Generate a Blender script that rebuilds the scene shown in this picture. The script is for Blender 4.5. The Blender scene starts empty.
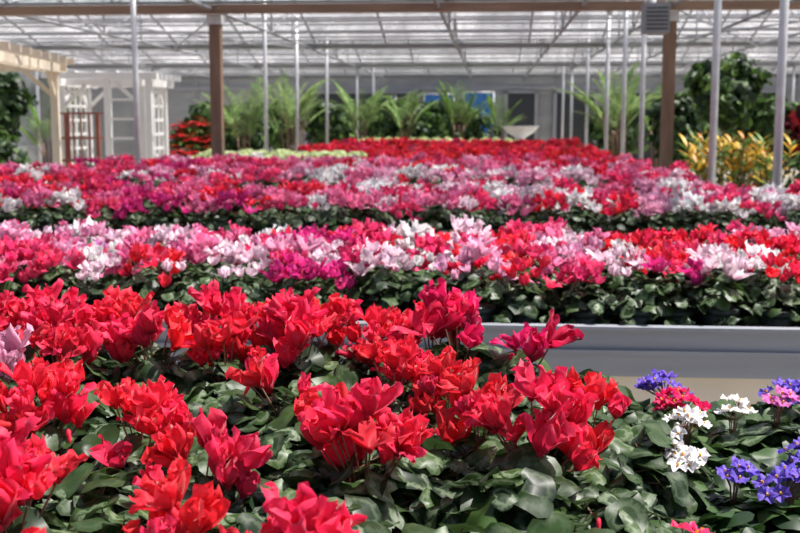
import bpy, math, random
from math import sin, cos, pi, radians
from mathutils import Vector, Matrix
random.seed(7)
R = random.random
U = random.uniform
scene = bpy.context.scene
try:
    scene.view_settings.view_transform = 'Standard'
    scene.view_settings.look = 'None'
except Exception as e:
    print(e)

# ---------------------------------------------------------------- materials
def newmat(name):
    m = bpy.data.materials.new(name); m.use_nodes = True
    nt = m.node_tree
    for n in list(nt.nodes): nt.nodes.remove(n)
    out = nt.nodes.new('ShaderNodeOutputMaterial')
    return m, nt, out
def N(nt, t, **kw):
    n = nt.nodes.new(t)
    for k, v in kw.items(): setattr(n, k, v)
    return n
def mixc(nt, a, b, f, mode='MIX'):
    n = nt.nodes.new('ShaderNodeMix'); n.data_type = 'RGBA'; n.blend_type = mode
    for sock, v in ((n.inputs[0], f), (n.inputs[6], a), (n.inputs[7], b)):
        if hasattr(v, 'links'): nt.links.new(v, sock)
        elif isinstance(v, (int, float)): sock.default_value = v
        else: sock.default_value = (*v, 1) if len(v) == 3 else v
    return n.outputs[2]
def solid(name, col, rough=0.6, var=0.15, scale=8.0, metal=0.0, bump=0.0, stretch=(1,1,1)):
    m, nt, out = newmat(name)
    p = N(nt, 'ShaderNodeBsdfPrincipled')
    tc = N(nt, 'ShaderNodeTexCoord'); mp = N(nt, 'ShaderNodeMapping')
    mp.inputs['Scale'].default_value = stretch
    nz = N(nt, 'ShaderNodeTexNoise'); nz.inputs['Scale'].default_value = scale
    nz.inputs['Detail'].default_value = 5
    nt.links.new(tc.outputs['Object'], mp.inputs[0]); nt.links.new(mp.outputs[0], nz.inputs[0])
    lo = tuple(c*(1-var*1.6) for c in col); hi = tuple(min(1, c*(1+var)) for c in col)
    nt.links.new(mixc(nt, lo, hi, nz.outputs[0]), p.inputs['Base Color'])
    p.inputs['Roughness'].default_value = rough; p.inputs['Metallic'].default_value = metal
    if bump:
        b = N(nt, 'ShaderNodeBump'); b.inputs['Strength'].default_value = bump
        nt.links.new(nz.outputs[0], b.inputs['Height']); nt.links.new(b.outputs[0], p.inputs['Normal'])
    nt.links.new(p.outputs[0], out.inputs[0])
    return m
def petal_mat():
    m, nt, out = newmat('petal')
    oi = N(nt, 'ShaderNodeObjectInfo'); at = N(nt, 'ShaderNodeAttribute', attribute_name='Col')
    sep = N(nt, 'ShaderNodeSeparateColor'); nt.links.new(at.outputs['Color'], sep.inputs[0])
    hs = N(nt, 'ShaderNodeHueSaturation')
    nt.links.new(oi.outputs['Color'], hs.inputs['Color'])
    mr = N(nt, 'ShaderNodeMapRange'); mr.inputs[3].default_value = 0.74; mr.inputs[4].default_value = 1.1
    nt.links.new(sep.outputs[1], mr.inputs[0]); nt.links.new(mr.outputs[0], hs.inputs['Value'])
    mh = N(nt, 'ShaderNodeMapRange'); mh.inputs[3].default_value = 0.486; mh.inputs[4].default_value = 0.502
    nt.links.new(sep.outputs[2], mh.inputs[0]); nt.links.new(mh.outputs[0], hs.inputs['Hue'])
    dk = mixc(nt, hs.outputs[0], (0.55, 0.35, 0.45), 0.8, 'MULTIPLY')
    mr2 = N(nt, 'ShaderNodeMapRange'); mr2.inputs[1].default_value = 0.0; mr2.inputs[2].default_value = 0.4
    nt.links.new(sep.outputs[0], mr2.inputs[0])
    col = mixc(nt, dk, hs.outputs[0], mr2.outputs[0])
    p = N(nt, 'ShaderNodeBsdfPrincipled'); p.inputs['Roughness'].default_value = 0.55
    p.inputs['Specular IOR Level'].default_value = 0.3
    p.inputs['Sheen Weight'].default_value = 0.15; p.inputs['Sheen Roughness'].default_value = 0.4
    nt.links.new(col, p.inputs['Base Color'])
    t = N(nt, 'ShaderNodeBsdfTranslucent'); nt.links.new(col, t.inputs[0])
    ms = N(nt, 'ShaderNodeMixShader'); ms.inputs[0].default_value = 0.4
    nt.links.new(p.outputs[0], ms.inputs[1]); nt.links.new(t.outputs[0], ms.inputs[2])
    nt.links.new(ms.outputs[0], out.inputs[0])
    return m
def leaf_mat(name, dark, light, silver=None, rough=0.4, trans=0.25, spec=.3):
    m, nt, out = newmat(name)
    at = N(nt, 'ShaderNodeAttribute', attribute_name='Col')
    sep = N(nt, 'ShaderNodeSeparateColor'); nt.links.new(at.outputs['Color'], sep.inputs[0])
    base = mixc(nt, dark, light, sep.outputs[1])
    if silver:
        tc = N(nt, 'ShaderNodeTexCoord'); nz = N(nt, 'ShaderNodeTexNoise'); nz.inputs['Scale'].default_value = 110
        nt.links.new(tc.outputs['Object'], nz.inputs[0])
        add = N(nt, 'ShaderNodeMath', operation='MULTIPLY_ADD'); add.inputs[1].default_value = 0.8
        nt.links.new(nz.outputs[0], add.inputs[0]); nt.links.new(sep.outputs[0], add.inputs[2])
        mrr = N(nt, 'ShaderNodeMapRange'); mrr.inputs[1].default_value=0; mrr.inputs[2].default_value=1.8
        nt.links.new(add.outputs[0], mrr.inputs[0])
        cr = N(nt, 'ShaderNodeValToRGB'); e = cr.color_ramp.elements
        e[0].position = 0.48; e[0].color = (0,0,0,1); e[1].position = 0.58; e[1].color = (1,1,1,1)
        a = cr.color_ramp.elements.new(0.66); a.color = (0.6,0.6,0.6,1)
        a = cr.color_ramp.elements.new(0.72); a.color = (0,0,0,1)
        nt.links.new(mrr.outputs[0], cr.inputs[0])
        f = N(nt, 'ShaderNodeMath', operation='MULTIPLY'); nt.links.new(cr.outputs[0], f.inputs[0]); nt.links.new(sep.outputs[2], f.inputs[1])
        base = mixc(nt, base, silver, f.outputs[0])
    p = N(nt, 'ShaderNodeBsdfPrincipled'); p.inputs['Roughness'].default_value = rough
    p.inputs['Specular IOR Level'].default_value = spec
    nt.links.new(base, p.inputs['Base Color'])
    t = N(nt, 'ShaderNodeBsdfTranslucent'); nt.links.new(base, t.inputs[0])
    ms = N(nt, 'ShaderNodeMixShader'); ms.inputs[0].default_value = trans
    nt.links.new(p.outputs[0], ms.inputs[1]); nt.links.new(t.outputs[0], ms.inputs[2])
    nt.links.new(ms.outputs[0], out.inputs[0])
    return m
M_PET = petal_mat()
M_LEAF = leaf_mat('cyclamen_leaf', (0.008,0.022,0.007), (0.045,0.088,0.020), (0.17,0.22,0.13), rough=.42)
M_GRN = leaf_mat('green_leaf', (0.06,0.13,0.025), (0.20,0.34,0.07), rough=0.5, trans=0.35)
M_DKG = leaf_mat('dark_leaf', (0.012,0.034,0.010), (0.055,0.11,0.025), rough=0.45)
M_PALM = leaf_mat('palm_leaf', (0.12,0.23,0.06), (0.36,0.50,0.18), rough=0.5, trans=0.45)
M_PALE = leaf_mat('pale_leaf', (0.40,0.50,0.20), (0.72,0.78,0.48), rough=0.6, trans=0.3)
M_YEL = leaf_mat('croton_leaf', (0.65,0.25,0.02), (0.9,0.66,0.08), rough=0.4, trans=0.35)
M_REDL = leaf_mat('red_leaf', (0.5,0.01,0.015), (0.85,0.05,0.05), rough=0.5, trans=0.3)
M_MAR = leaf_mat('maroon_leaf', (0.03,0.004,0.006), (0.09,0.01,0.016), rough=0.6, trans=0.2, spec=.15)
M_STEM = solid('stem', (0.20,0.10,0.06), 0.5)
M_POT = solid('pot_plastic', (0.03,0.045,0.035), 0.5)
M_TERR = solid('terracotta', (0.42,0.17,0.08), 0.8)
M_WOOD = solid('old_wood', (0.25,0.16,0.11), 0.85, 0.45, 14, bump=0.3, stretch=(1,1,0.12))
M_BEAM = solid('beam_wood', (0.30,0.20,0.14), 0.85, 0.4, 14, bump=0.3, stretch=(0.1,1,1))
M_CEDAR = solid('pale_cedar', (0.80,0.71,0.56), 0.8, 0.15, 10, stretch=(1,1,0.2))
M_WHITE = solid('white_paint', (0.86,0.86,0.84), 0.5, 0.05)
M_STEEL = solid('galvanised_steel', (0.60,0.61,0.62), 0.4, 0.15, 20, metal=0.3)
M_RSTEEL = solid('weathered_steel', (0.33,0.34,0.36), 0.5, 0.2, 20, metal=0.3)
M_GREY = solid('bench_grey', (0.24,0.255,0.285), 0.6, 0.2, 4, stretch=(0.3,1,6))
M_LITFLOOR = solid('lit_floor_board', (0.62,0.56,0.46), 0.8, 0.12, 5)  # bright beige stands in for lit floor below the benches
M_SOIL = solid('ground_cloth', (0.025,0.03,0.025), 0.9)
M_FLOOR = solid('concrete_floor', (0.46,0.42,0.36), 0.9, 0.2, 3, bump=0.1)
M_DARK = solid('dark_opening_and_grille', (0.03,0.035,0.04), 0.7)  # near-black: painted shade of the doorways, also the heater grille
M_BLUE = solid('blue_tarp', (0.03,0.17,0.50), 0.5, 0.25, 3)
M_PANEL = solid('wall_panel', (0.33,0.34,0.34), 0.6, 0.3, 1.2, stretch=(1,1,3))
M_RACK = solid('red_stain', (0.33,0.12,0.08), 0.7, 0.3)

def film(name, col, transp, tscale, lo=0.5):
    m, nt, out = newmat(name)
    tc = N(nt, 'ShaderNodeTexCoord'); mp = N(nt, 'ShaderNodeMapping'); mp.inputs['Scale'].default_value = tscale
    nz = N(nt, 'ShaderNodeTexNoise'); nz.inputs['Scale'].default_value = 1.0; nz.inputs['Detail'].default_value = 4
    nt.links.new(tc.outputs['Object'], mp.inputs[0]); nt.links.new(mp.outputs[0], nz.inputs[0])
    cr = N(nt, 'ShaderNodeValToRGB'); e = cr.color_ramp.elements
    e[0].position = 0.38; e[0].color = (*[x*lo for x in col],1); e[1].position = 0.62; e[1].color = (*col,1)
    nt.links.new(nz.outputs[0], cr.inputs[0]); c = cr.outputs[0]
    t = N(nt, 'ShaderNodeBsdfTranslucent'); nt.links.new(c, t.inputs[0])
    d = N(nt, 'ShaderNodeBsdfDiffuse'); nt.links.new(c, d.inputs[0])
    m1 = N(nt, 'ShaderNodeMixShader'); m1.inputs[0].default_value = 0.5
    nt.links.new(t.outputs[0], m1.inputs[1]); nt.links.new(d.outputs[0], m1.inputs[2])
    tr = N(nt, 'ShaderNodeBsdfTransparent')
    m2 = N(nt, 'ShaderNodeMixShader'); m2.inputs[0].default_value = transp
    nt.links.new(m1.outputs[0], m2.inputs[1]); nt.links.new(tr.outputs[0], m2.inputs[2])
    nt.links.new(m2.outputs[0], out.inputs[0])
    return m
M_FILM = film('polycarbonate', (0.90,0.88,0.89), 0.70, (1.6,0.5,1), .35)
M_WFILM = film('side_film', (0.35,0.38,0.38), 0.3, (1,.6,1.2), .4)

# ---------------------------------------------------------------- mesh builder
class B:
    def __init__(s, mats): s.v=[]; s.f=[]; s.m=[]; s.c=[]; s.mats=mats; s.sm=[]
    def add(s, vs, fs, mi, cs=None, smooth=True):
        o=len(s.v); s.v.extend(vs); s.c.extend(cs if cs else [(0.5,0.5,0.5)]*len(vs))
        for f in fs: s.f.append(tuple(i+o for i in f)); s.m.append(mi); s.sm.append(smooth)
    def box(s, lo, hi, mi=0, M=None):
        x0,y0,z0=lo; x1,y1,z1=hi
        vs=[Vector(p) for p in ((x0,y0,z0),(x1,y0,z0),(x1,y1,z0),(x0,y1,z0),(x0,y0,z1),(x1,y0,z1),(x1,y1,z1),(x0,y1,z1))]
        if M: vs=[M@v for v in vs]
        s.add(vs,[(0,3,2,1),(4,5,6,7),(0,1,5,4),(1,2,6,5),(2,3,7,6),(3,0,4,7)],mi,None,False)
    def tube(s, p0, p1, r0, r1=None, n=8, mi=0, cap=True):
        p0=Vector(p0); p1=Vector(p1); r1=r0 if r1 is None else r1
        q=(p1-p0).to_track_quat('Z','Y')
        vs=[]
        for p,r in ((p0,r0),(p1,r1)):
            for i in range(n):
                a=2*pi*i/n; vs.append(p+q@Vector((r*cos(a),r*sin(a),0)))
        fs=[(i,(i+1)%n,n+(i+1)%n,n+i) for i in range(n)]
        if cap: fs+= [tuple(range(n-1,-1,-1)), tuple(range(n,2*n))]
        s.add(vs,fs,mi,None,n>5)
    def beam(s, p0, p1, w, h, mi=0):
        p0=Vector(p0); p1=Vector(p1); d=p1-p0
        x=d.normalized(); up=Vector((0,0,1))
        if abs(x.z)>0.95: up=Vector((0,1,0))
        y=up.cross(x).normalized(); z=x.cross(y)
        vs=[]
        for p in (p0,p1):
            for a,b in ((-1,-1),(1,-1),(1,1),(-1,1)): vs.append(p+y*(a*w/2)+z*(b*h/2))
        s.add(vs,[(0,3,2,1),(4,5,6,7),(0,1,5,4),(1,2,6,5),(2,3,7,6),(3,0,4,7)],mi,None,False)
    def mesh(s,name):
        me=bpy.data.meshes.new(name); me.from_pydata([tuple(v) for v in s.v],[],s.f)
        for m in s.mats: me.materials.append(m)
        me.polygons.foreach_set('material_index', s.m); me.polygons.foreach_set('use_smooth', s.sm)
        ca=me.color_attributes.new('Col','FLOAT_COLOR','POINT')
        fl=[]
        for c in s.c: fl.extend((c[0],c[1],c[2],1.0))
        ca.data.foreach_set('color', fl); me.update(); return me
    def obj(s,name,loc=(0,0,0),rot=0,parent=None):
        return place(name,s.mesh(name),loc,rot,parent)
def place(name,me,loc=(0,0,0),rot=0,parent=None,scale=1,color=None,tilt=(0,0)):
    o=bpy.data.objects.new(name,me); scene.collection.objects.link(o)
    o.location=loc; o.rotation_euler=(tilt[0],tilt[1],rot); o.scale=(scale,)*3
    if color: o.color=(*color,1)
    if parent: o.parent=parent
    return o
def empty(name,loc=(0,0,0)):
    o=bpy.data.objects.new(name,None); scene.collection.objects.link(o); o.location=loc; o.empty_display_size=0.2
    return o

# ---------------------------------------------------------------- flowers
def petal(b, M, L, W, flare, tw, nu, nv, mi, g, h):
    vs=[];cs=[];fs=[]; ph=U(0,6); wav=U(0.18,0.36); f2=U(2.4,4.0)
    for i in range(nu+1):
        t=i/nu
        w=W*(0.34+0.72*sin(pi*min(1,t*0.78+0.08)))
        if t>.78: w*=math.sqrt(max(.10,1-((t-.78)/.235)**2))
        r=0.09*L+L*flare*(t**1.4)+0.16*L*sin(pi*min(1,t*1.3))
        z=L*(t-0.30*t*t*flare)
        for j in range(nv+1):
            sj=-1+2*j/nv
            x=r+W*wav*sin(f2*sj+ph+3.5*t)*(.3+t) - abs(sj)*w*0.22*(1-t)
            y=sj*w*0.5+ tw*t*L
            zz=z+W*0.2*cos(f2*1.2*sj+ph)*t*t - abs(sj)**2*W*.12*t
            vs.append(M@Vector((x,y,zz))); cs.append((t,g,h))
    for i in range(nu):
        for j in range(nv):
            o=i*(nv+1)+j; fs.append((o,o+1,o+nv+2,o+nv+1))
    b.add(vs,fs,mi,cs)
def cyc_flower(b, pos, L, nu, nv, out=(0,0), tilt=0.45):
    g=R(); h=R(); fl=U(0.12,0.65); tw=U(-0.4,0.4)
    ax=Vector((out[0]+U(-tilt,tilt),out[1]+U(-tilt,tilt),1)).normalized()
    M0=Matrix.Translation(pos)@ax.to_track_quat('Z','Y').to_matrix().to_4x4()@Matrix.Rotation(U(0,2*pi),4,'Z')
    for k in range(5):
        petal(b, M0@Matrix.Rotation(2*pi*k/5+U(-.3,.3),4,'Z'), L*U(.82,1.15), L*U(.5,.68), fl*U(.4,1.6), tw*U(.5,1.4), nu, nv, 1, min(1,max(0,g+U(-.25,.25))), h)
    if nu>3:
        n=6; vs=[];cs=[]
        for rr,zz in ((0.10,0.05),(0.13,-0.04),(0.08,-0.13)):
            for i in range(n): vs.append(M0@Vector((rr*L*cos(2*pi*i/n),rr*L*sin(2*pi*i/n),zz*L))); cs.append((0.05,g,h))
        fs=[(k*n+i,k*n+(i+1)%n,(k+1)*n+(i+1)%n,(k+1)*n+i) for k in range(2) for i in range(n)]+[tuple(2*n+i for i in range(n))]
        b.add(vs,fs,1,cs)
def bud(b,pos,L):
    pr=((.0,0),(.13,.12),(.17,.35),(.11,.7),(.0,1.0)); n=6; vs=[];cs=[]; g=R()
    M=Matrix.Translation(pos)@Matrix.Rotation(U(2.2,3.0),4,'X')
    for r,z in pr:
        for i in range(n):
            a=2*pi*i/n+z*1.6; vs.append(M@Vector((r*L*cos(a),r*L*sin(a),z*L))); cs.append((z+.3,g,g))
    b.add(vs,[(k*n+i,k*n+(i+1)%n,(k+1)*n+(i+1)%n,(k+1)*n+i) for k in range(4) for i in range(n)],1,cs)
def leaf_disc(b, pos, nrm, rad, n, mi, cup=0.25, elong=1.0):
    q=Vector(nrm).normalized().to_track_quat('Z','Y'); q=q@Matrix.Rotation(U(0,2*pi),3,'Z').to_quaternion()
    g=R()**1.4; s=U(.0,1); vs=[pos]; cs=[(0,g,s)]; fs=[]; ph=U(0,6); wv=U(.08,.24)
    rings=((1,.4),(2,.75),(3,1.0)) if n>=14 else ((1,.55),(2,1.0))
    for ring,rf in rings:
        for i in range(n):
            a=2*pi*i/n
            rr=rad*rf*(1-0.5*math.exp(-((a if a<pi else a-2*pi)/0.35)**2)+0.12*math.exp(-((a-pi)/0.5)**2))
            rr*=1+(.05*sin(5*a+g*9) if ring>=2 else 0)
            z=rad*cup*(rf**2)*(-1) + rad*wv*sin(3*a+ph)*rf*rf
            vs.append(Vector(pos)+q@Vector((rr*cos(a)*elong,rr*sin(a),z))); cs.append((rf,g,s))
    for i in range(n):
        fs.append((0,1+i,1+(i+1)%n))
        for k in range(len(rings)-1): fs.append((1+k*n+i,1+(k+1)*n+i,1+(k+1)*n+(i+1)%n,1+k*n+(i+1)%n))
    b.add(vs,fs,mi,cs)
def pot(b, r, h, mi):
    n=10
    b.tube((0,0,0),(0,0,h),r*.75,r,n,mi); b.tube((0,0,h*.82),(0,0,h*1.02),r*1.06,r*1.08,n,mi)
def stem(b,p0,p1,r,mi=2,n=3):
    p0=Vector(p0);p1=Vector(p1); mid=(p0+p1)/2+Vector(((p1.x-p0.x)*-.18,(p1.y-p0.y)*-.18,.02))
    b.tube(p0,mid,r,r*.9,n,mi,False); b.tube(mid,p1,r*.9,r*.7,n,mi,False)
def cyclamen(name, nfl, hi, R0=0.08, Lf=0.05, nleaf=48, zf=(0.18,0.28), leafr=(.018,.034), nb=1):
    b=B([M_LEAF,M_PET,M_STEM,M_POT])
    pot(b,.06,.09,3)
    nu,nv=(7,5) if hi else (3,2)
    for i in range(nleaf):
        a=i*2.399+U(-.3,.3); f=((i+.5)/nleaf)**.55; r=.135*f*U(.8,1.15)
        z=.196-.10*f**2.2+U(-.035,.018)
        if f>.86: z=U(.05,.13)
        p=Vector((r*cos(a),r*sin(a),z))
        leaf_disc(b,p,(cos(a)*f*1.1+U(-.65,.65),sin(a)*f*1.1+U(-.65,.65),1),U(*leafr),14 if hi else 8,0,U(-.15,.4))
        if hi: stem(b,(0,0,.09),p,.0016)
    for i in range(nfl):
        a=R()*2*pi; rr=math.sqrt(R()); r=R0*rr; z=zf[1]-(zf[1]-zf[0])*(.75*rr**2*U(.5,1)+.5*R()**2)
        p=Vector((r*cos(a),r*sin(a),z)); L=Lf*U(.75,1.15)
        cyc_flower(b,p,L,nu,nv,(cos(a)*rr*.4,sin(a)*rr*.4))
        if hi: stem(b,(r*.2*cos(a),r*.2*sin(a),.1),p,.0018,2,4)
    if hi:
        for i in range(nb):
            a=R()*6.28; r=U(.04,.11); p=Vector((r*cos(a),r*sin(a),U(.19,.22))); bud(b,p,.024); stem(b,(0,0,.1),p,.0016,2,4)
    return b.mesh(name)
HI=[cyclamen('cyc_hi_%d'%i,n,True,r0,.046,68) for i,(n,r0) in enumerate([(12,.062),(16,.068),(8,.05),(14,.07),(11,.065)])]
HI_SP=[cyclamen('cyc_sparse_%d'%i,4,True,.05,.046,60) for i in range(1)]
HI_LF=[cyclamen('cyc_leafy_%d'%i,n,True,.06,.042,74,(.18,.22),nb=k) for i,(n,k) in enumerate(((0,0),(0,1),(0,0)))]
MID=[cyclamen('cyc_mid_%d'%i,n,False,.095,.044,48,(.16,.26),(.020,.034)) for i,n in enumerate((13,17,10,15,19))]
MID_LF=[cyclamen('cyc_midleaf_%d'%i,3,False,.1,.042,56,(.17,.22),(.020,.034)) for i in range(2)]

RED=(.88,.030,.052); SCAR=(.86,.035,.03); HOT=(.86,.06,.17); MAG=(.72,.03,.22); PINK=(.88,.22,.40); LPK=(.90,.45,.62); PALE=(.92,.70,.78); WHT=(.93,.90,.90); PUR=(.68,.18,.50)
CER=(.74,.016,.09)
VIO=(.20,.11,.60)

def bench(name,x0,x1,y0,y1,ztop=.70,rim=.06,litfloor=True):
    b=B([M_GREY,M_SOIL,M_LITFLOOR,M_STEEL])
    b.box((x0-.03,y0,ztop-.03),(x1+.03,y1,ztop),1)
    for (ya,yb) in ((y0-.03,y0),(y1,y1+.03)):
        b.box((x0-.03,ya,ztop-.10),(x1+.03,yb,ztop+rim),0)
    yf=y0-.03
    b.box((x0-.03,yf-.014,ztop+rim-.012),(x1+.03,yf,ztop+rim),0)
    b.box((x0-.03,yf-.010,ztop-.03),(x1+.03,yf,ztop-.015),0)
    for (xa,xb) in ((x0-.03,x0),(x1,x1+.03)):
        b.box((xa,y0,ztop-.10),(xb,y1,ztop+rim),0)
    if litfloor: b.box((x0,y0+.01,0.0),(x1,y0+.03,ztop-.10),2)  # added board, coloured like the lit floor that would show under the bench
    n=max(2,int((x1-x0)/1.5))
    for i in range(n+1):
        x=x0+.05+(x1-x0-.1)*i/n
        for y in (y0+.14,y1-.08): b.tube((x,y,0),(x,y,ztop-.03),.02,None,8,3)
    return b.obj(name)
ZB=.70
bench('plant_bench',-2.2,1.5,.75,2.38)
bench('plant_bench',-4.2,3.0,3.50,4.75)
bench('plant_bench',-5.5,3.6,5.95,7.55)
bench('plant_bench',-6.0,1.70,8.5,10.1,litfloor=False)
bench('plant_bench',-4.4,1.70,11.0,12.5,litfloor=False)
bench('plant_bench',-3.9,1.70,13.6,15.2,litfloor=False)
bench('plant_bench',-3.0,1.70,16.4,18.0,litfloor=False)
bench('plant_bench',-2.9,1.70,19.6,21.4,litfloor=False)
bench('plant_bench',-3.0,1.0,24.2,26.0,litfloor=False)

def wchoice(pal):
    t=sum(w for _,w in pal); x=R()*t
    for c,w in pal:
        x-=w
        if x<=0: return c
    return pal[-1][0]
# ---- foreground bed
bed=empty('red_cyclamen_bed')
fg=[(.07,1.60,RED,1),(.15,1.70,RED,2),(-.01,1.71,RED,2),(-.17,1.50,RED,1),(-.23,1.57,RED,2),(-.17,1.99,RED,3),(-.07,1.90,RED,2),(-.38,2.18,RED,1),(-.52,2.14,RED,3),(-.68,2.18,RED,0),(-.59,2.31,RED,1),(-.79,2.31,RED,3),(-.46,2.32,RED,0),
    (-.84,2.08,RED,1),(-.89,1.93,LPK,2),(-.94,2.29,RED,1),(-.33,2.31,RED,4),(-.22,2.27,RED,3),(-1.06,2.12,RED,3),(-1.08,2.31,RED,1),(-1.22,2.25,RED,0),(-.39,1.43,RED,0),(-.52,1.60,RED,3),(-.70,1.66,RED,3),(-.86,1.76,RED,0),(-.57,1.24,RED,1),(-.33,1.16,RED,2),(-.19,1.07,RED,1),
    (-.74,1.38,RED,0),(-.62,1.03,RED,3),(-.45,.99,RED,2),(-.06,2.22,CER,0),(.07,2.16,CER,5),(-1.1,1.8,RED,1),(-.08,.97,RED,2),(-.35,1.88,RED,5),(-.12,2.31,RED,4)]
occ=[]
for x,y,c,k in fg:
    me=HI_SP[0] if k==5 else HI[k]
    place('cyclamen_plant',me,(x,y,ZB),U(0,6.28),bed,U(.97,1.08)*(1.12 if c==CER else 1)*(1.05 if y>2.05 else 1),tuple(v*U(.95,1.06) for v in c)); occ.append((x,y))
yy=.88
while yy<2.33:
    xx=-2.05+U(0,.05)
    while xx<1.4:
        bx=.16+.05*(yy-1.0)
        dmin=min((xx-a)**2+(yy-b_)**2 for a,b_ in occ)
        if xx<bx+.1*R() and dmin>.009:
            if xx<-1.25: place('cyclamen_plant',random.choice(HI),(xx,yy,ZB),U(0,6.28),bed,1,RED)
            else: place('leafy_plant',random.choice(HI_LF),(xx,yy,ZB),U(0,6.28),bed,U(.9,1.06),RED)
        xx+=.15+U(-.02,.02)
    yy+=.145

# ---- african violets / primulas
def violet(name,nfl,hi=True,leafM=M_DKG,rad=.055):
    b=B([leafM,M_PET,M_STEM,M_POT,M_YEL]); pot(b,.05,.07,3)
    for i in range(40):
        a=i*2.399; f=((i+.5)/40)**.6; r=.10*f
        leaf_disc(b,Vector((r*cos(a),r*sin(a),.125-.05*f+U(-.015,.015))),(cos(a)*f*.6+U(-.55,.55),sin(a)*f*.6+U(-.55,.55),1),U(.016,.030),14,0,.2,1.3)
    for i in range(nfl):
        a=R()*6.28; r=rad*math.sqrt(R()); p=Vector((r*cos(a),r*sin(a),.165+U(-.014,.014)-r*.35))
        q=Vector((cos(a)*r*9+U(-.3,.3),sin(a)*r*9+U(-.5,.2),1)).to_track_quat('Z','Y'); g=R();h=R()
        for k in range(5):
            vs=[p.copy()];cs=[(.15,g,h)]
            n=6; A=2*pi*k/5+g*3
            for j in range(n+1):
                t=-1+2*j/n; rr=.0155*(1-.32*t*t); aa=A+t*.68
                vs.append(p+q@Vector((rr*cos(aa),rr*sin(aa),.004+.004*sin(4*t+g*9)))); cs.append((1,g,h))
            b.add(vs,[(0,j+1,j+2) for j in range(n)],1,cs)
        stem(b,(0,0,.08),p,.0013)
        c=p+q@Vector((0,0,.002)); b.tube(c,c+q@Vector((0,0,.004)),.0022,.0015,5,4)
    return b.mesh(name)
VI=[violet('violet_a',20,rad=.046),violet('violet_b',13,rad=.034),violet('violet_c',0),violet('maroon_d',0,True,M_MAR),violet('violet_e',8,rad=.028,leafM=M_LEAF)]
vb=empty('african_violet_bed')
vl=[(.36,2.26,VIO,0),(.60,2.24,VIO,0),(.38,2.14,CER,0),(.36,1.99,WHT,1),(.455,2.06,WHT,4),(.55,2.12,PUR,4),(.295,1.72,WHT,1),(.45,1.66,VIO,0),(.38,1.70,VIO,4),(.53,1.78,VIO,0),
    (.25,1.36,HOT,4),(.66,1.95,VIO,0),(.7,2.15,PINK,1),(.47,1.86,VIO,2),(.27,1.85,VIO,2),(.37,1.83,VIO,2),(.58,1.9,VIO,2),(.33,1.55,VIO,2),(.46,1.50,VIO,2),(.25,2.0,VIO,2),
    (.47,2.2,VIO,2),(.23,1.52,VIO,2),(.36,1.42,VIO,3),(.48,1.36,VIO,2),(.25,2.16,VIO,2),(.62,1.55,WHT,1),(.62,1.72,PINK,1),(.58,1.38,VIO,2),(.16,1.22,VIO,2),(.28,1.21,VIO,2),(.4,1.22,VIO,2),(.2,1.05,VIO,2),(.32,1.04,VIO,2)]
for x,y,c,k in vl: place('african_violet',VI[k],(x,y,ZB),U(0,6.28),vb,U(.98,1.10),c)
for i in range(60):
    x=U(.8,1.4); y=U(.9,2.25); place('african_violet',VI[random.choice((0,1,2))],(x,y,ZB),U(0,6.28),vb,1,random.choice((VIO,WHT,HOT,PINK)))

# ---- mixed rows
def bedrow(name,x0,x1,y0,y1,sp,palf,meshes,scale=1.0,leafp=0.0,zs=1):
    e=empty(name); y=y0
    while y<=y1:
        x=x0+U(0,sp)
        while x<=x1:
            X=x+U(-.03,.03);Y=y+U(-.03,.03)
            me=random.choice(MID_LF) if R()<leafp else random.choice(meshes)
            c=wchoice(palf(X,Y)); k=U(.94,1.06)
            place('cyclamen_plant',me,(X,Y,ZB),U(0,6.28),e,scale*U(.86,1.1),tuple(min(.95,v*k) for v in c))
            x+=sp
        y+=sp*.95
    return e
def pal2(x,y):
    if x<-1.45: return [(PINK,3),(LPK,3),(PUR,.5),(HOT,2.4),(PALE,1.8),(WHT,.9)]
    if x<-.85: return [(PINK,2.5),(LPK,2),(HOT,3),(PALE,1.8),(RED,1),(WHT,.6)]
    if x<-.4: return [(RED,2.5),(HOT,3),(LPK,1.2),(MAG,1.6),(PALE,.8)]
    if x<.15: return [(PALE,1.6),(WHT,1.8),(RED,2.2),(HOT,2.2),(LPK,1.5)]
    if x<.5: return [(LPK,3),(PINK,2),(HOT,1.6),(PALE,1.8),(WHT,.8)]
    return [(RED,3.4),(HOT,2.2),(PALE,1.4),(WHT,1.2),(LPK,1),(MAG,.5)]
bedrow('mixed_cyclamen_bed',-3.6,2.6,3.62,4.65,.16,pal2,MID,.98,.14)
def pal3(x,y):
    if x<-1.2: return [(RED,3.2),(HOT,3),(MAG,.8),(PINK,1.8),(WHT,.7)]
    if x<-.4: return [(HOT,2.2),(WHT,3),(PINK,2),(PALE,1.2),(RED,.8)]
    if x<.8: return [(HOT,2.4),(PALE,1.8),(PINK,2.2),(RED,1),(WHT,2.6)]
    return [(LPK,2),(WHT,2.4),(HOT,2.5),(PINK,2),(RED,.5)]
bedrow('mixed_cyclamen_bed',-4.9,3.2,6.07,7.45,.19,pal3,MID,1.05,.08)
def pal4(x,y):
    if x<-1.6: return [(HOT,3),(MAG,.8),(PINK,3),(LPK,1.2),(WHT,.9),(RED,.8)]
    return [(HOT,2.6),(PINK,3),(LPK,2.2),(WHT,2.2),(PALE,1.4),(RED,.7)]
bedrow('pink_cyclamen_bed',-5.6,1.6,8.6,10.0,.22,pal4,MID,1.08,.05)
def pal5(x,y):
    if x<-1.6: return [(HOT,3),(MAG,.9),(PINK,3),(WHT,.9),(LPK,.8)]
    return [(RED,2),(HOT,3),(PINK,2.4),(LPK,1.4),(WHT,.7)]
bedrow('magenta_cyclamen_bed',-4.2,1.6,11.1,12.4,.24,pal5,MID,1.08,.04)
def palr(x,y): return [(RED,5),(SCAR,2),(HOT,.9)]
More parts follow.
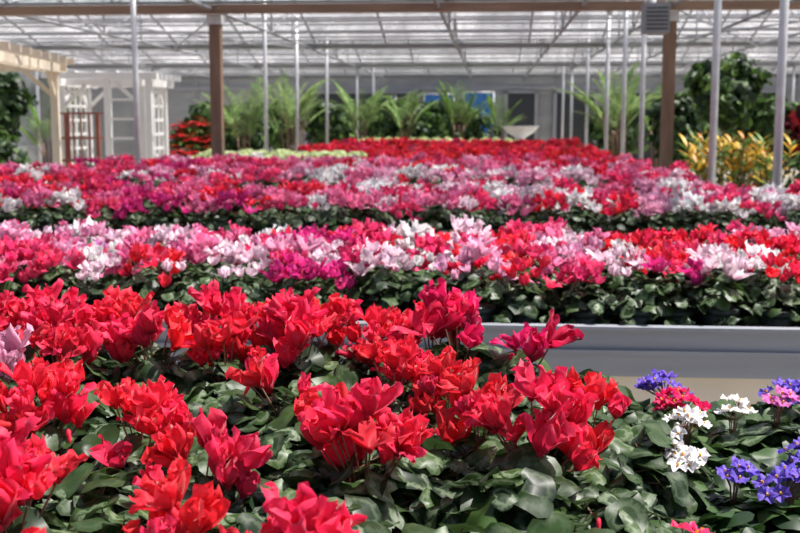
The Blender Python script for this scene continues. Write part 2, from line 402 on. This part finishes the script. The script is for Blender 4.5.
bedrow('red_cyclamen_bed',-1.5,1.6,13.7,15.1,.26,palr,MID,1.1,.06)
bedrow('red_cyclamen_bed',-2.9,1.6,16.5,17.9,.28,palr,MID,1.1,.15)
bedrow('red_cyclamen_bed',-2.8,1.6,19.7,21.3,.28,palr,MID,1.2,.15)
def palegrp(name,x0,x1,y0,y1,sp):
    b=B([M_PALE,M_PET,M_STEM,M_POT]); pot(b,.06,.09,3)
    for i in range(60):
        a=i*2.4; f=((i+.5)/60)**.5; r=.13*f
        leaf_disc(b,Vector((r*cos(a),r*sin(a),.27-.09*f*f+U(-.02,.02))),(cos(a)*f+U(-.6,.6),sin(a)*f+U(-.6,.6),1),U(.02,.035),7,0,.2)
    me=b.mesh('pale_primula'); e=empty(name); y=y0
    while y<=y1:
        x=x0
        while x<=x1:
            place('pale_primula_plant',me,(x+U(-.03,.03),y,ZB),U(0,6),e,U(.9,1.15)); x+=sp
        y+=sp
palegrp('pale_primula_bed',-3.75,-1.65,13.75,15.1,.25)
palegrp('pale_primula_bed',-2.85,.9,24.35,25.9,.27)

# ---------------------------------------------------------------- shrubs, palms
def shrub(name,loc,rx,ry,zc,rz,n,mats,ls=.06,elong=1.6,trunk=True,potr=.16):
    b=B([mats[0],mats[-1],M_WOOD,M_TERR])
    if trunk:
        b.tube((0,0,0),(0,0,.28),potr*.75,potr,14,3); b.tube((0,0,.25),(0,0,.30),potr*1.08,potr*1.08,14,3)
        b.tube((0,0,.28),(0,0,zc),.03,.018,8,2)
        for k in range(7):
            a=k*.9; b.tube((0,0,zc-rz*.5),(rx*.7*cos(a),ry*.7*sin(a),zc+rz*.4*sin(k)),.013,.005,5,2)
    for i in range(n):
        while True:
            p=Vector((U(-1,1),U(-1,1),U(-1,1)))
            if p.length<1 and p.length>.3: break
        nn=p.copy(); lump=1+.22*sin(4*p.x+3*p.z+loc[0]*3)+.18*sin(6*p.z+5*p.y)
        P=Vector((p.x*rx*lump,p.y*ry*lump,zc+p.z*rz*(.6+.4*lump)))
        leaf_disc(b,P,(nn.x+U(-.7,.7),nn.y+U(-.7,.7),nn.z*.5+.4+U(-.5,.5)),ls*U(.5,1.25),6,0 if R()<.65 else 1,.2,elong)
    return b.obj(name,loc)
def blade(b,p0,d,L,w,mi,droop=.4,n=4):
    d=Vector(d).normalized(); g=R(); side=d.cross(Vector((0,0,1)))
    if side.length<.01: side=Vector((1,0,0))
    side.normalize(); vs=[];cs=[]
    for i in range(n+1):
        t=i/n; c=Vector(p0)+d*L*t+Vector((0,0,-droop*L*t*t)); ww=w*(sin(pi*(.12+.85*t)))
        vs+= [c-side*ww*.5, c+side*ww*.5]; cs+=[(t,g,.5)]*2
    b.add(vs,[(2*i,2*i+1,2*i+3,2*i+2) for i in range(n)],mi,cs)
def palm(name,loc,h,nf=11,mat=None,fl=.9):
    b=B([mat or M_PALM,M_STEM,M_TERR]); r=.17
    b.tube((0,0,0),(0,0,.3),r*.75,r,14,2); b.tube((0,0,.27),(0,0,.32),r*1.1,r*1.1,14,2)
    for k in range(4):
        b.tube((.05*cos(k*1.6),.05*sin(k*1.6),.3),(.1*cos(k*1.6),.1*sin(k*1.6),h*.5),.018,.012,6,1)
    for k in range(nf):
        a=k*2.4+U(-.3,.3); lean=U(.1,.65); L=fl*U(.8,1.15)
        p=Vector((.09*cos(a),.09*sin(a),h*.52+U(-.3,.12))); d=Vector((cos(a)*lean,sin(a)*lean,1)).normalized()
        n=18; prev=p
        for i in range(1,n+1):
            t=i/n; c=p+d*L*t+Vector((cos(a)*.45,sin(a)*.45,-.5))*L*t*t*(lean+.1)
            b.tube(prev,c,.006*(1.2-t),.006*(1.1-t),4,1,False); dd=(c-prev).normalized()
            if i>3:
                s=dd.cross(Vector((0,0,1))); s=s.normalized() if s.length>.01 else Vector((1,0,0))
                ll=.30*sin(pi*min(.97,t*.85+.08))*fl
                for sg in (-1,1): blade(b,c,s*sg+dd*.9+Vector((0,0,.15)),ll,.036,0,.3,3)
            prev=c
    return b.obj(name,loc)
for x,y,h,n,mt,f in ((-3.95,17.7,2.3,15,M_PALM,1.1),(-3.6,19.7,2.5,15,M_PALM,1.1),(-2.6,22.4,2.4,14,M_PALM,1.0),(-3.9,22.6,2.4,12,M_PALM,1.0),(-.65,23.0,2.6,14,M_GRN,1.05),(2.6,22.6,2.6,12,M_PALM,1.1),
    (2.08,19.3,2.45,16,M_PALM,1.15),(-1.75,23.2,2.4,13,M_PALM,.9),(-7.1,17.5,2.1,12,M_GRN,1.0),(3.0,20.6,2.4,12,M_GRN,1.0),(.2,28,2.2,11,M_GRN,1.0)):
    palm('potted_areca_palm',(x,y,0),h,n,mt,f)
shrub('potted_ficus_tree',(3.05,15.0,0),.46,.45,1.78,.48,1300,[M_DKG,M_GRN],.055)
shrub('potted_dark_shrub',(2.85,17.6,0),.42,.4,1.25,.6,800,[M_DKG,M_DKG],.06)
shrub('potted_dark_shrub',(4.1,17.0,0),.5,.45,1.15,.55,800,[M_DKG,M_GRN],.06)
shrub('potted_dark_shrub',(4.7,15.2,0),.5,.45,1.25,.7,800,[M_DKG,M_DKG],.06)
shrub('potted_maroon_cordyline',(3.85,13.4,0),.35,.35,1.35,.38,420,[M_MAR,M_REDL],.06,2.6)
shrub('potted_dark_shrub',(3.7,12.2,0),.45,.35,.85,.42,700,[M_DKG,M_GRN],.05)
for x,y,h in ((-4.9,20.8,1.1),(-2.0,27.5,1.25),(-3.9,27.8,1.3),(-.7,27.4,1.1),(-5.3,27.4,1.3),(2.9,26.5,1.2),(4.1,24,1.2),(5.2,22,1.3),(-6.3,25,1.2),(-3.0,29.5,1.5),(-1.2,29.6,1.4)):
    shrub('potted_laurel_shrub',(x,y,0),.75,.5,h,.6,900,[M_DKG,M_GRN],.07)
for x,y,z,r in ((-5.0,10.6,.85,.5),(-5.65,11.2,.9,.5),(-6.3,12.3,.95,.5),(-6.9,14.3,1.0,.5)):
    shrub('potted_boxwood_shrub',(x,y,0),.40,.36,z,r,900,[M_DKG,M_GRN],.045)
shrub('potted_laurel_shrub',(-7.4,16.2,0),.5,.4,1.65,.6,800,[M_DKG,M_DKG],.07)
def croton(loc,s):
    b=B([M_YEL,M_GRN,M_STEM,M_TERR])
    b.tube((0,0,0),(0,0,.25),.12,.16,14,3); b.tube((0,0,.22),(0,0,.27),.17,.17,14,3)
    for k in range(8):
        a=k*2.4; r=.19*math.sqrt(k/8)*s*1.3; top=Vector((r*cos(a),r*sin(a),(1.10+U(-.22,.12))*s))
        b.tube((0,0,.25),top,.01,.006,5,2)
        for j in range(28):
            t=j/28; c=Vector((0,0,.25)).lerp(top,.4+.6*t); aa=j*2.4
            blade(b,c,(cos(aa),sin(aa),.1+1.5*t**2),U(.18,.34),.040,(0 if R()<.7*t else 1),.4,5)
    return b.obj('potted_croton',loc)
for x,y in ((2.14,11.4),(2.44,11.2),(2.66,11.9),(2.36,12.3),(2.80,11.4)): croton((x,y,0),U(.92,1.06))
b=B([M_CEDAR])
for k,(y,z) in enumerate(((16.6,.55),(16.85,.78),(17.1,1.0))):
    b.box((-4.95,y-.12,z-.03),(-4.15,y+.12,z))
    for x in (-4.9,-4.2): b.box((x-.025,y-.025,0),(x+.025,y+.025,z-.03))
b.obj('poinsettia_stand')
pe=empty('poinsettia_display')
b=B([M_REDL,M_GRN,M_STEM,M_TERR]); b.tube((0,0,0),(0,0,.13),.06,.08,12,3)
for k in range(13):
    a=k*2.4; r=.16*math.sqrt(k/13); c=Vector((r*cos(a),r*sin(a),.38-.55*r+U(-.04,.03))); b.tube((0,0,.13),c,.006,.004,4,2)
    tx,ty=cos(a)*r*3,sin(a)*r*3
    for j in range(9): blade(b,c,(cos(j*.7)+tx*.4,sin(j*.7)+ty*.4,.45-.6*(cos(j*.7)*tx+sin(j*.7)*ty)),.085,.042,0,.3,3)
    for j in range(7): blade(b,c-Vector((0,0,.07)),(cos(j*.9),sin(j*.9),-.1),.10,.05,1,.5,3)
me=b.mesh('poinsettia')
for k,(y,z) in enumerate(((16.6,.55),(16.85,.78),(17.1,1.0))):
    for x in (-4.80,-4.53,-4.27): place('poinsettia',me,(x+U(-.03,.03),y,z),U(0,6),pe,U(.95,1.2))

# ---------------------------------------------------------------- pergola / arbor
def pergola(name,loc,rot,w,d,h,M,nr,lattice=False,post=.09):
    b=B([M])
    for x in (0,w):
        for y in (0,d): b.box((x-post/2,y-post/2,0),(x+post/2,y+post/2,h-.1))
    for x in (0,w):
        for off in (-post/2-.015,post/2+.015): b.box((x+off-.015,-.25,h-.15),(x+off+.015,d+.25,h-.05))
    for i in range(nr):
        y=-.2+(d+.4)*i/(nr-1); b.box((-.2,y-.015,h-.05),(w+.2,y+.015,h+.03))
    for i in range(5):
        x=w*i/4; b.box((x-.012,-.25,h+.03),(x+.012,d+.25,h+.05))
    for x in (0,w):
        for y,s in ((0,1),(d,-1)): b.beam((x,y,h-.45),(x,y+s*.34,h-.14),.04,.05)
    for y in (0,d):
        for x,s in ((0,1),(w,-1)): b.beam((x,y,h-.45),(x+s*.34,y,h-.14),.04,.05)
        b.box((-.15,y-.02,h-.14),(w+.15,y+.02,h-.05))
    if lattice:
        for x in (0,w):
            for k in range(5): y=d*(k+.5)/5; b.box((x-.012,y-.02,.1),(x+.012,y+.02,h-.15))
            for k in range(9): z=.2+k*.2; b.box((x-.014,0,z-.018),(x+.014,d,z+.018))
    return b.obj(name,loc,rot)
pergola('cedar_pergola',(-7.2,9.9,0),radians(9),2.45,2.9,2.12,M_CEDAR,9,False,.09)
pergola('white_garden_arbor',(-5.95,15.2,0),0,1.15,1.0,2.02,M_WHITE,7,True,.085)
b=B([M_WHITE])
for x in (0,.55):
    b.box((x-.04,-.04,0),(x+.04,.04,1.95))
for k in range(6): b.box((0,-.012,.4+k*.25),(.55,.012,.43+k*.25))
b.box((-.12,-.05,1.92),(.67,.05,2.0)); b.obj('white_trellis_screen',(-4.95,14.2,0))
b=B([M_RACK])
for x in (0,.55):
    for y in (0,.35): b.box((x-.025,y-.025,0),(x+.025,y+.025,1.5))
for z in (.5,.85,1.15,1.48):
    for k in range(5): b.box((-.03,.02+k*.08-.02,z),(.58,.02+k*.08+.02,z+.025))
for k in range(6): b.box((k*.11-.01,-.03,.5),(k*.11+.01,-.01,1.48))
b.obj('slatted_plant_rack',(-5.75,14.5,0))

# ---------------------------------------------------------------- structure
YS=[-1.2,5.8,12.8,19.8,26.8,33.8]; XL,XR=-14.0,11.0; ZE,ZR=2.78,3.65
b=B([M_FLOOR]); b.box((-40,-15,-.1),(40,60,0)); b.obj('floor')
b=B([M_FILM])
for i in range(1,5):
    y0,y1=YS[i],YS[i+1]; ym=(y0+y1)/2
    n=int((XR-XL)/1.0)
    for (ya,za,yb,zb) in ((y0,ZE,ym,ZR),(ym,ZR,y1,ZE)):
        xs=[XL+(XR-XL)*k/(n*8) for k in range(n*8+1)]
        vs=[]
        for k,x in enumerate(xs):
            dz=.02*(k%2); vs+=[Vector((x,ya,za+dz)),Vector((x,yb,zb+dz))]
        b.add(vs,[(2*k,2*k+2,2*k+3,2*k+1) for k in range(n*8)],0,None,False)
b.obj('ceiling')
b=B([M_RSTEEL,M_BEAM,M_DARK])
for i in range(1,6):
    y=YS[i]
    if y==12.8: b.box((XL,y-.05,ZE-.17),(XR,y+.05,ZE-.07),1)
    else: b.tube((XL,y,ZE-.1),(XR,y,ZE-.1),.04,None,8,0)
    b.box((XL,y-.09,ZE-.05),(XR,y+.09,ZE-.035),0)
    if i<5:
        ym=y+3.5; b.tube((XL,ym,ZR-.03),(XR,ym,ZR-.03),.03,None,6,0)
        for k in range(1,11):
            for s in (0,1):
                t=k/11; yy=(y if s==0 else y+7)+(3.5*t if s==0 else -3.5*t); zz=ZE+(ZR-ZE)*t-.025
                b.tube((XL,yy,zz),(XR,yy,zz),.017,None,5,0)
        x=XL+.9
        while x<XR:
            b.tube((x,y,ZE-.03),(x,ym,ZR-.05),.02,None,6,0); b.tube((x,ym,ZR-.05),(x,y+7,ZE-.03),.02,None,6,0)
            x+=1.25
        for yb,zb in ((y+1.75,ZE-.1),(y+5.25,ZE-.1),(ym,ZE-.12)):
            b.tube((XL,yb,zb),(XR,yb,zb),.014,None,5,0)
        for x in (-10.7,-8.2,-5.7,-3.2,-.6,1.0,2.0,3.2,4.5,7.0,9.5):
            b.tube((x,y,ZE-.12),(x,y+7,ZE-.12),.022,None,6,0)
            b.tube((x,ym,ZE-.12),(x,ym,ZR-.05),.014,None,6,0)
            for s in (-1,1):
                b.tube((x,ym,ZE-.12),(x,ym+s*1.75,(ZE+ZR)/2-.04),.014,None,6,0)
                b.tube((x,ym+s*1.75,ZE-.12),(x,ym+s*1.75,(ZE+ZR)/2-.04),.012,None,6,0)
for x in (-9,-5.7,2.0,5):
    b.tube((x,12.8,ZE-.14),(x+2.6,19.8,ZE-.14),.014,None,5,0); b.tube((x+2.6,12.8,ZE-.14),(x,19.8,ZE-.14),.014,None,5,0)
b.tube((XL,14.6,ZE-.02),(XR,13.6,ZE-.02),.022,None,6,0)
b.obj('roof_truss_frame')
def pole(x,y,r=.03,z=ZE-.1):
    b=B([M_STEEL]); b.tube((0,0,0),(0,0,z),r,None,12); b.tube((0,0,z-.02),(0,0,z+.02),r*1.6,None,12); b.box((-.08,-.08,0),(.08,.08,.012)); b.obj('steel_support_pole',(x,y,0))
def zroof(y):
    for i in range(1,5):
        if YS[i]<=y<=YS[i+1]:
            t=abs(y-(YS[i]+3.5))/3.5; return ZR+(ZE-ZR)*t-.06
    return ZE-.1
for x,y in ((1.95,7.78),(1.79,9.2),(1.84,13.9),(1.85,15.9),(1.85,18.2),(1.9,22.5),(1.9,26.8),(1.9,30)): pole(x,y,.031,zroof(y))
for x,y in ((-3.38,10.5),(-3.2,15.8),(-3.2,18.4),(-3.2,21.8),(-3.2,26.8),(-3.2,30.5)): pole(x,y,.028,zroof(y))
for y in (12.8,19.8,26.8): pole(-8.2,y,.03,ZE-.1); pole(7.0,y,.03,ZE-.1)
def wpost(x,y):
    b=B([M_WOOD,M_STEEL]); b.box((-.065,-.065,0),(.065,.065,ZE-.17))
    b.box((-.085,-.075,ZE-.28),(.085,.075,ZE-.17),1); b.box((-.1,-.1,0),(.1,.1,.03),1); b.obj('wooden_post',(x,y,0))
wpost(-3.2,12.95); wpost(2.0,12.95)
b=B([M_GREY,M_DARK,M_STEEL]); b.box((-.13,-.14,2.30),(.13,.14,2.60))
for k in range(6): b.box((-.11,-.15,2.33+k*.042),(.11,-.14,2.345+k*.042),1)
for x in (-.11,.11): b.tube((x,0,2.60),(x,0,2.94),.01,None,6,2)
b.tube((.0,.1,2.5),(.0,.5,2.9),.04,None,10,2)
b.obj('hanging_unit_heater',(1.70,12.0,0))
b=B([M_WFILM,M_RSTEEL])
b.box((XL-.02,5.8,0),(XL,33.8,ZE))
for k in range(15): b.box((XL,5.8+2*k-.03,0),(XL+.05,5.8+2*k+.03,ZE),1)
b.obj('wall_left')
b=B([M_WFILM,M_RSTEEL])
b.box((XR,5.8,0),(XR+.02,33.8,ZE))
for k in range(15): b.box((XR-.05,5.8+2*k-.03,0),(XR,5.8+2*k+.03,ZE),1)
b.obj('wall_right')
b=B([M_PANEL,M_DARK,M_WHITE,M_RSTEEL])
Y=33.8
b.box((XL,Y,0),(XR,Y+.1,ZE))
b.box((-10,Y-.06,2.3),(XR,Y,2.42),3)
for k in range(26): b.box((XL+k-.03,Y-.05,0),(XL+k+.03,Y,ZE),3)
b.obj('wall_back')
def doorway(n,x0,x1,z1,m):
    b=B([m,M_RSTEEL]); b.box((x0,-.05,0),(x1,0,z1))  # dark slab on the wall paints the shade inside an open doorway
    for x in (x0,x1): b.box((x-.05,-.07,0),(x+.05,0,z1+.05),1)
    b.box((x0-.05,-.07,z1),(x1+.05,0,z1+.08),1); b.obj('dark_opening_%d'%n,(0,Y-.08,0))
doorway(1,.45,1.35,2.2,M_DARK); doorway(2,1.9,3.1,2.2,M_DARK); doorway(3,3.6,8.5,2.2,M_DARK); doorway(4,-5.6,-2.2,2.2,M_DARK)
for x0,x1,z0,z1 in ((-1.9,-1.1,.6,2.15),(-.75,.05,.6,2.2),(-3.4,-2.8,.7,2.1)):
    b=B([M_BLUE,M_STEEL]); n=12; vs=[]
    for i in range(n+1):
        x=x0+(x1-x0)*i/n; vs+=[Vector((x,32.6+.03*sin(i*1.7),z0)),Vector((x,32.6+.02*sin(i*1.7+1),z1))]
    b.add(vs,[(2*i,2*i+2,2*i+3,2*i+1) for i in range(n)],0); b.tube((x0-.05,32.6,z1),(x1+.05,32.6,z1),.02,None,8,1)
    for x in (x0-.03,x1+.03): b.tube((x,32.6,0),(x,32.6,z1),.02,None,8,1)
    b.obj('blue_tarp_stand')
b=B([M_WHITE]); pr=[(0,.0),(.14,.0),(.10,.06),(.06,.12),(.12,.2),(.28,.3),(.36,.40),(.39,.42),(.34,.42),(.25,.34),(0,.3)]; n=20; vs=[];fs=[]
for r,z in pr:
    for i in range(n): vs.append(Vector((r*cos(2*pi*i/n),r*sin(2*pi*i/n),z)))
for k in range(len(pr)-1):
    for i in range(n): fs.append((k*n+i,k*n+(i+1)%n,(k+1)*n+(i+1)%n,(k+1)*n+i))
b.add(vs,fs,0); b.box((-.3,-.3,-.86),(.3,.3,0)); b.obj('white_planter_urn',(.60,22.8,.86))

# ---------------------------------------------------------------- light, camera
w=bpy.data.worlds.new('World'); scene.world=w; w.use_nodes=True; nt=w.node_tree
bg=nt.nodes['Background']; sky=nt.nodes.new('ShaderNodeTexSky')
sky.sky_type='NISHITA'; sky.sun_disc=False; sky.sun_elevation=radians(60); sky.sun_rotation=radians(60); sky.air_density=.8; sky.dust_density=4
nt.links.new(sky.outputs[0],bg.inputs[0]); bg.inputs[1].default_value=.19
sd=bpy.data.lights.new('sun','SUN'); sd.energy=8.3; sd.angle=radians(.8); sd.color=(1,.965,.93)
so=bpy.data.objects.new('sun',sd); scene.collection.objects.link(so)
d=Vector((.48,.08,1.0)).normalized()
so.rotation_euler=d.to_track_quat('Z','Y').to_euler()
so.location=(5,3,10)
cd=bpy.data.cameras.new('camera'); cd.lens=50; cd.sensor_width=36; cd.clip_end=200
cd.dof.use_dof=True; cd.dof.focus_distance=1.8; cd.dof.aperture_fstop=9
co=bpy.data.objects.new('camera',cd); scene.collection.objects.link(co)
co.location=(0,0,1.4); co.rotation_euler=(radians(90-7.5),0,radians(4.63)); scene.camera=co
